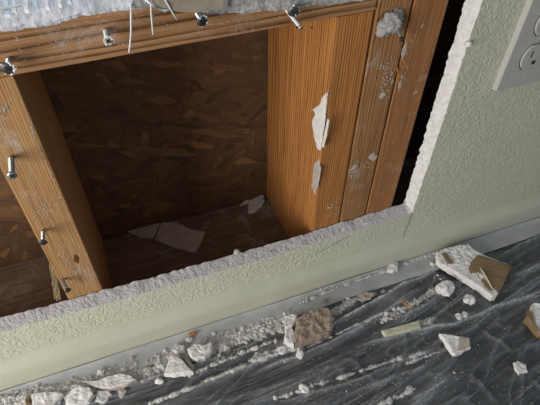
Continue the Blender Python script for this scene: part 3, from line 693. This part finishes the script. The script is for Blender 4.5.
# pieces inside the cavity, on the bottom plate and on the cut ledge
def cchip(px, th, label, seed, mat='chip', **kw):
    return slab_piece('drywall_chip', px, PZ + th, th, [mat, mat], label, 'drywall chip', seed, step=0.006, amp=0.0012, topn=0.0003, **kw)
cchip([(126, 230), (139, 223), (160, 221), (156, 230), (153, 237), (138, 236)], 0.004, 'left of two dusty paper chips on the cavity floor', 81.0)
slab_piece('drywall_chip', [(161, 222), (175, 221), (190, 228), (205, 231), (200, 242), (194, 252), (172, 246), (155, 239)], PZ + 0.0045, 0.0045, ['chip', 'chip'], 'right and larger of two dusty paper chips on the cavity floor', 'drywall chip', 82.0, step=0.006, amp=0.0012, topn=0.0003)
cchip([(249, 200), (257, 196), (265, 199), (262, 205), (255, 211), (248, 212)], 0.004, 'pale chip in the back right corner of the cavity floor', 83.0, 'gyp')
cchip([(240, 205), (245, 199), (250, 197), (249, 201)], 0.003, 'narrow pale chip beside the back right corner chip', 84.0, 'gyp')
cchip([(258, 193), (262, 192), (264, 196), (259, 197)], 0.005, 'tiny pale chip against the strand board in the back right corner', 85.0, 'gyp')
put('plaster_crumb', lump_mesh('plaster_crumb', 14.0, 2), at_z((188, 209), PZ), 0.0022, 0.3, 'single white crumb at the back edge of the cavity floor', 'crumb')
lm3 = lump_mesh('plaster_crumb', 17.0, 2, mats=('crumb_tan',))
put('plaster_crumb', lm3, at_y((237, 252), -0.004), 0.0038, 0.3, 'pinkish crumb on the cut ledge in front of the cavity', 'crumb')
put('plaster_lump', lump_mesh('plaster_lump', 18.0, 3, 0.8, 0.35, ('crumb_grey',)), at_y((343, 230), -0.006), 0.0045, 0.3, 'grey lump on the cut ledge at the foot of the middle stud', 'plaster lump')
put('plaster_crumb', lump_mesh('plaster_crumb', 19.0, 2, mats=('slot',)), at_y((346, 234), -0.0115), 0.0013, 0.3, 'dark speck beside the grey lump on the cut ledge', 'crumb')
put('plaster_lump', lump_mesh('plaster_lump', 20.0, 3, 0.9, 0.4, ('crumb_white',)), Vector((0.3385, -0.0118, at_y((472, 43), -0.0127).z)), 0.0036, 0.3, 'pinkish white nub stuck on the right cut drywall edge', 'plaster lump', tilt=(0.5, 0))
bm = bmesh.new(); bmesh.ops.create_icosphere(bm, subdivisions=4, radius=1.0); cl = at_y((389, 22), 0.001)
for v in bm.verts:
    c = v.co.copy(); e = 1 + 0.5 * n3(c.x * 1.5, c.y * 1.5, c.z * 1.5, 5.0) + 0.3 * n3(c.x * 5, c.y * 5, c.z * 5, 2.0)
    v.co = Vector((c.x * e * 0.0125, min(0.0, c.y * e) * 0.0090, c.z * e * 0.0115)) + cl
finish('plaster_lump', bm, 'grit', stud_2, True)
# tuft of tan fibre beside the left stud
tf = bpy.data.objects.new('fibre_tuft', None); COL.objects.link(tf); tf.location = at_y((57, 300), 0.004)
tag(tf, 'wispy tan fibre tuft hanging beside the foot of the left stud', 'fibre tuft'); rnd = random.Random(8)
for k in range(22):
    bm = bmesh.new(); x0 = 50 + rnd.uniform(-1, 3); pts = []
    for s in range(6): pts.append(at_y((x0 + s * 1.3 + rnd.uniform(-2.2, 2.2), 259 + s * 8 + rnd.uniform(-2, 2)), 0.002 + 0.003 * rnd.random()))
    tube(bm, pts, 0.00022, 4); finish('strand', bm, 'fluff', tf)

# crumbs and dust
rnd = random.Random(77)
CR = [lump_mesh('plaster_crumb', 30.0 + k, 1, 0.75, 0.4, (('crumb_white', 'crumb_white', 'crumb_grey', 'crumb_tan')[k % 4],)) for k in range(8)]
def scatter(pts_fn, count, smin, smax, label, group, mats=None):
    for k in range(count):
        p = pts_fn(); me_ = rnd.choice(CR); tone = me_.materials[0].name.split('_')[1]
        o = put('plaster_crumb', me_, p, smin + (smax - smin) * rnd.random() ** 2.2, rnd.uniform(0, 6.28), ' '.join([label.split()[0], tone] + [w_ for w_ in label.split()[1:] if w_ not in ('white', 'pale')]), 'crumb', group, scale=(rnd.uniform(0.8, 1.5), rnd.uniform(0.7, 1.0), rnd.uniform(0.6, 1.0)))
def along(poly, spread):
    def fn():
        L_ = [math.dist(a, b_) for a, b_ in zip(poly, poly[1:])]; t = rnd.random() * sum(L_)
        for (a, b_), l in zip(zip(poly, poly[1:]), L_):
            if t <= l: break
            t -= l
        s = t / l; g = rnd.gauss(0, spread)
        return (a[0] + (b_[0] - a[0]) * s + g * 0.3, a[1] + (b_[1] - a[1]) * s + g)
    return fn
scatter(along([(10, 402), (60, 392), (130, 378)], 5.5), 70, 0.0012, 0.0055, 'small broken plaster crumb in the rubble at the bottom left', 'crumbs at the bottom left')
scatter(along([(130, 374), (175, 358), (215, 345), (250, 332)], 5), 70, 0.0012, 0.0055, 'small plaster crumb in the rubble around the pale triangular chunk', 'crumbs around the triangular chunk')
scatter(along([(222, 340), (255, 329), (288, 320)], 3.5), 45, 0.0012, 0.0045, 'small plaster crumb between the triangular chunk and the sandy brown chunk', 'crumbs left of the sandy chunk')
scatter(along([(335, 312), (345, 303), (358, 298)], 2.5), 30, 0.0014, 0.0048, 'small plaster crumb right of the sandy brown chunk', 'crumbs right of the sandy chunk')
scatter(along([(283, 311), (320, 290), (372, 272), (430, 254)], 1.4), 46, 0.0008, 0.0030, 'tiny plaster crumb caught along the foot of the baseboard', 'crumbs along the baseboard foot')
scatter(along([(380, 320), (410, 307), (432, 293)], 3.2), 34, 0.0010, 0.0042, 'small white crumb near the wood splinter', 'crumbs near the splinter')
scatter(along([(430, 262), (440, 275), (470, 296)], 3.2), 16, 0.0010, 0.0035, 'small white crumb beside the left edge of the large drywall chunk', 'crumbs beside the large drywall chunk')
scatter(along([(255, 358), (275, 350), (300, 345)], 3), 24, 0.0010, 0.0040, 'small pale crumb below and left of the sandy brown chunk', 'crumbs below the sandy chunk')
scatter(lambda: (rnd.uniform(300, 540), rnd.uniform(330, 405)), 34, 0.0006, 0.0018, 'tiny white crumb scattered on the dark sheet at the bottom right', 'crumbs on the dark sheet')
for k in range(26):                           # on the cut ledge
    xx = -0.16 + 0.48 * rnd.random()
    put('plaster_crumb', rnd.choice(CR), Vector((xx, rnd.uniform(-0.011, -0.002), 0.1005)), rnd.uniform(0.0007, 0.0022), rnd.uniform(0, 6), 'tiny plaster crumb lying on the lower cut drywall edge', 'crumb', 'crumbs on the cut edge')

def grains(vs_, fs_, lines, count, smin, smax):
    """loose specks sprinkled on the sheet: small tetrahedra added to the dust mesh"""
    tot = sum(w for _, _, w in lines)
    for poly, sp, w in lines:
        fn = along(poly, sp)
        for k in range(int(count * w / tot)):
            q = at_z(fn(), 0.006); q.z = ground(q.x, q.y)
            if q.y > -0.026: continue
            s = smin + (smax - smin) * rnd.random() ** 2; b0 = len(vs_); a0 = rnd.uniform(0, 6.28)
            for j in range(3): vs_.append((q.x + s * math.cos(a0 + j * 2.09 + rnd.uniform(-.4, .4)) * 1.3, q.y + s * math.sin(a0 + j * 2.09), q.z - 0.0002))
            vs_.append((q.x + rnd.uniform(-.4, .4) * s, q.y, q.z + s * 1.2))
            fs_ += [(b0, b0 + 1, b0 + 3), (b0 + 1, b0 + 2, b0 + 3), (b0 + 2, b0, b0 + 3)]
DUST = [([(-30, 410), (0, 403), (70, 389), (140, 371)], .0085, 1.0), ([(130, 374), (175, 361), (215, 346), (250, 333), (290, 321)], .0085, 1.0), ([(332, 312), (345, 303), (362, 296)], .0045, .9), ([(362, 296), (385, 289)], .002, .7),
    ([(150, 402), (180, 392), (215, 377), (265, 357), (300, 345)], .0024, .95), ([(190, 374), (235, 355), (275, 340)], .0024, .9), ([(300, 349), (350, 327), (385, 312)], .0015, .7), ([(385, 318), (405, 307), (420, 299), (432, 290)], .0040, .85),
    ([(275, 398), (325, 381), (380, 364), (425, 352)], .0020, .75), ([(345, 316), (378, 298), (405, 281)], .0013, .75), ([(380, 404), (396, 397), (416, 386)], .0026, .75), ([(470, 399), (482, 389)], .0040, .65),
    ([(405, 363), (425, 356), (438, 351)], .0016, .7), ([(420, 322), (432, 318)], .0045, .85), ([(250, 362), (270, 353), (290, 346)], .0045, .8), ([(300, 302), (345, 284), (395, 267), (440, 250)], .0018, .7)]
segs = []
for poly, wd, am in DUST:
    P_ = [at_z(p, 0.006) for p in poly]
    for a_, b_ in zip(P_, P_[1:]): segs.append((a_.x, a_.y, b_.x - a_.x, b_.y - a_.y, wd, am))
def dust_d(x, y):
    best = 0.0
    for ax, ay, dx, dy, wd, am in segs:
        t = min(1.0, max(0.0, ((x - ax) * dx + (y - ay) * dy) / (dx * dx + dy * dy)))
        ex, ey = x - ax - dx * t, y - ay - dy * t; d2 = (ex * ex + ey * ey) / (wd * wd)
        if d2 < 5: best = max(best, am * math.exp(-0.7 * d2))
    return best
dx0, dx1, dy0, dy1, st = -0.26, 0.56, -0.215, -0.0262, 0.0011
mx, my = int((dx1 - dx0) / st), int((dy1 - dy0) / st); idx = {}; vs_ = []; fs_ = []
hgt = {}
for j in range(my + 1):
    y = dy0 + st * j
    for i in range(mx + 1):
        x = dx0 + st * i; dd = dust_d(x, y)
        if dd < 0.08: continue
        nn = n3(x * 110, y * 110, 0.0, 3.0) * 0.55 + n3(x * 280, y * 280, 0.0, 5.0) * 0.40 + n3(x * 650, y * 650, 0.0, 7.0) * 0.22
        h = dd * 0.62 + nn - 0.34 + (0.10 if dd > 0.5 else 0)
        if h > 0: hgt[(i, j)] = min(0.0048, 0.0060 * h * (0.5 + 0.5 * dd))
keep = set()
for (i, j) in hgt:
    for q in ((i, j), (i - 1, j), (i, j - 1), (i - 1, j - 1)): keep.add(q)
for (i, j) in keep:
    ids = []
    for q in ((i, j), (i + 1, j), (i + 1, j + 1), (i, j + 1)):
        if q not in idx:
            x, y = dx0 + st * q[0], dy0 + st * q[1]; idx[q] = len(vs_); vs_.append((x, y, ground(x, y) + hgt.get(q, -0.0004)))
        ids.append(idx[q])
    fs_.append(ids)
grains(vs_, fs_, [([(0, 403), (70, 388), (140, 371)], 5, 2), ([(130, 375), (200, 352), (290, 322)], 6, 3), ([(300, 360), (400, 335), (500, 300)], 22, 2), ([(300, 395), (420, 375), (530, 370)], 20, 2)], 1500, 0.0003, 0.0010)
me = bpy.data.meshes.new('plaster_dust'); me.from_pydata(vs_, [], fs_); me.materials.append(M['rubble'])
tag(link('plaster_dust', me), 'white plaster dust and grit heaped along the baseboard and folds of the sheet', 'plaster dust', kind='stuff')

# ------------------------------------------------------------------ wall outlet
OX0, OZ0 = 0.3925, 0.2812; OX1, OZ1 = OX0 + 0.070, OZ0 + 0.1143; OY = -0.0127
e = bpy.data.objects.new('wall_outlet', None); COL.objects.link(e); e.location = ((OX0 + OX1) / 2, OY, OZ0)
tag(e, 'off white duplex wall outlet with cover plate on the sage green wall', 'outlet')
bm = bmesh.new(); g = bmesh.ops.create_cube(bm, size=1.0)
for v in bm.verts:
    front = v.co.y < 0
    ins = 0.0012 if front else 0.0
    v.co = Vector(((OX0 + ins if v.co.x < 0 else OX1 - ins), OY - 0.0065 if front else OY + 0.0002, (OZ0 + ins if v.co.z < 0 else OZ1 - ins)))
bmesh.ops.bevel(bm, geom=list(bm.edges), offset=0.0016, segments=3, profile=0.6, affect='EDGES')
finish('cover_plate', bm, 'plastic', e)
ocx = (OX0 + OX1) / 2; ocz = (OZ0 + OZ1) / 2; yf = OY - 0.0065
for sgn in (-1, 1):
    zc = ocz + sgn * 0.0195; bm = bmesh.new(); ring = []
    for k in range(40):
        a = 2 * math.pi * k / 40; ring.append((ocx + 0.0172 * math.cos(a), zc + max(-0.0142, min(0.0142, 0.0172 * math.sin(a)))))
    def rr(s, y): return [Vector((ocx + (x - ocx) * s, y, zc + (z - zc) * s)) for x, z in ring]
    poly_slab(bm, [rr(0.94, yf - 0.0018), rr(0.985, yf - 0.0013), rr(1.0, yf - 0.0002), rr(1.0, yf + 0.001)], 0, 0, 0)
    rc = finish('receptacle', bm, 'plastic', e)
    bm = bmesh.new(); ro = [Vector((ocx + (x - ocx) * 1.06, yf - 0.0001, zc + (z - zc) * 1.06)) for x, z in ring]; poly_slab(bm, [ro, [v + Vector((0, 0.0006, 0)) for v in ro]], 0, 0, 0)
    finish('receptacle_gap', bm, 'slot', e)
    for (dx, dz, w, h) in ((-0.0064, 0.004, 0.0009, 0.0040), (0.0064, 0.004, 0.0009, 0.0034), (0, -0.0068, 0.0024, 0.0024)):
        bm = bmesh.new(); box(bm, ocx + dx - w, ocx + dx + w, yf - 0.0021, yf - 0.001, zc + dz - h, zc + dz + h, 0.0004, 1)
        o = finish('slot', bm, 'slot', None); o.parent = rc; o.location = -e.location - rc.location
bm = bmesh.new(); tube(bm, [(ocx, yf + 0.0005, ocz), (ocx, yf - 0.0006, ocz), (ocx, yf - 0.0012, ocz)], [0.0034, 0.0034, 0.0024], 16); finish('screw', bm, 'steel', e, True)
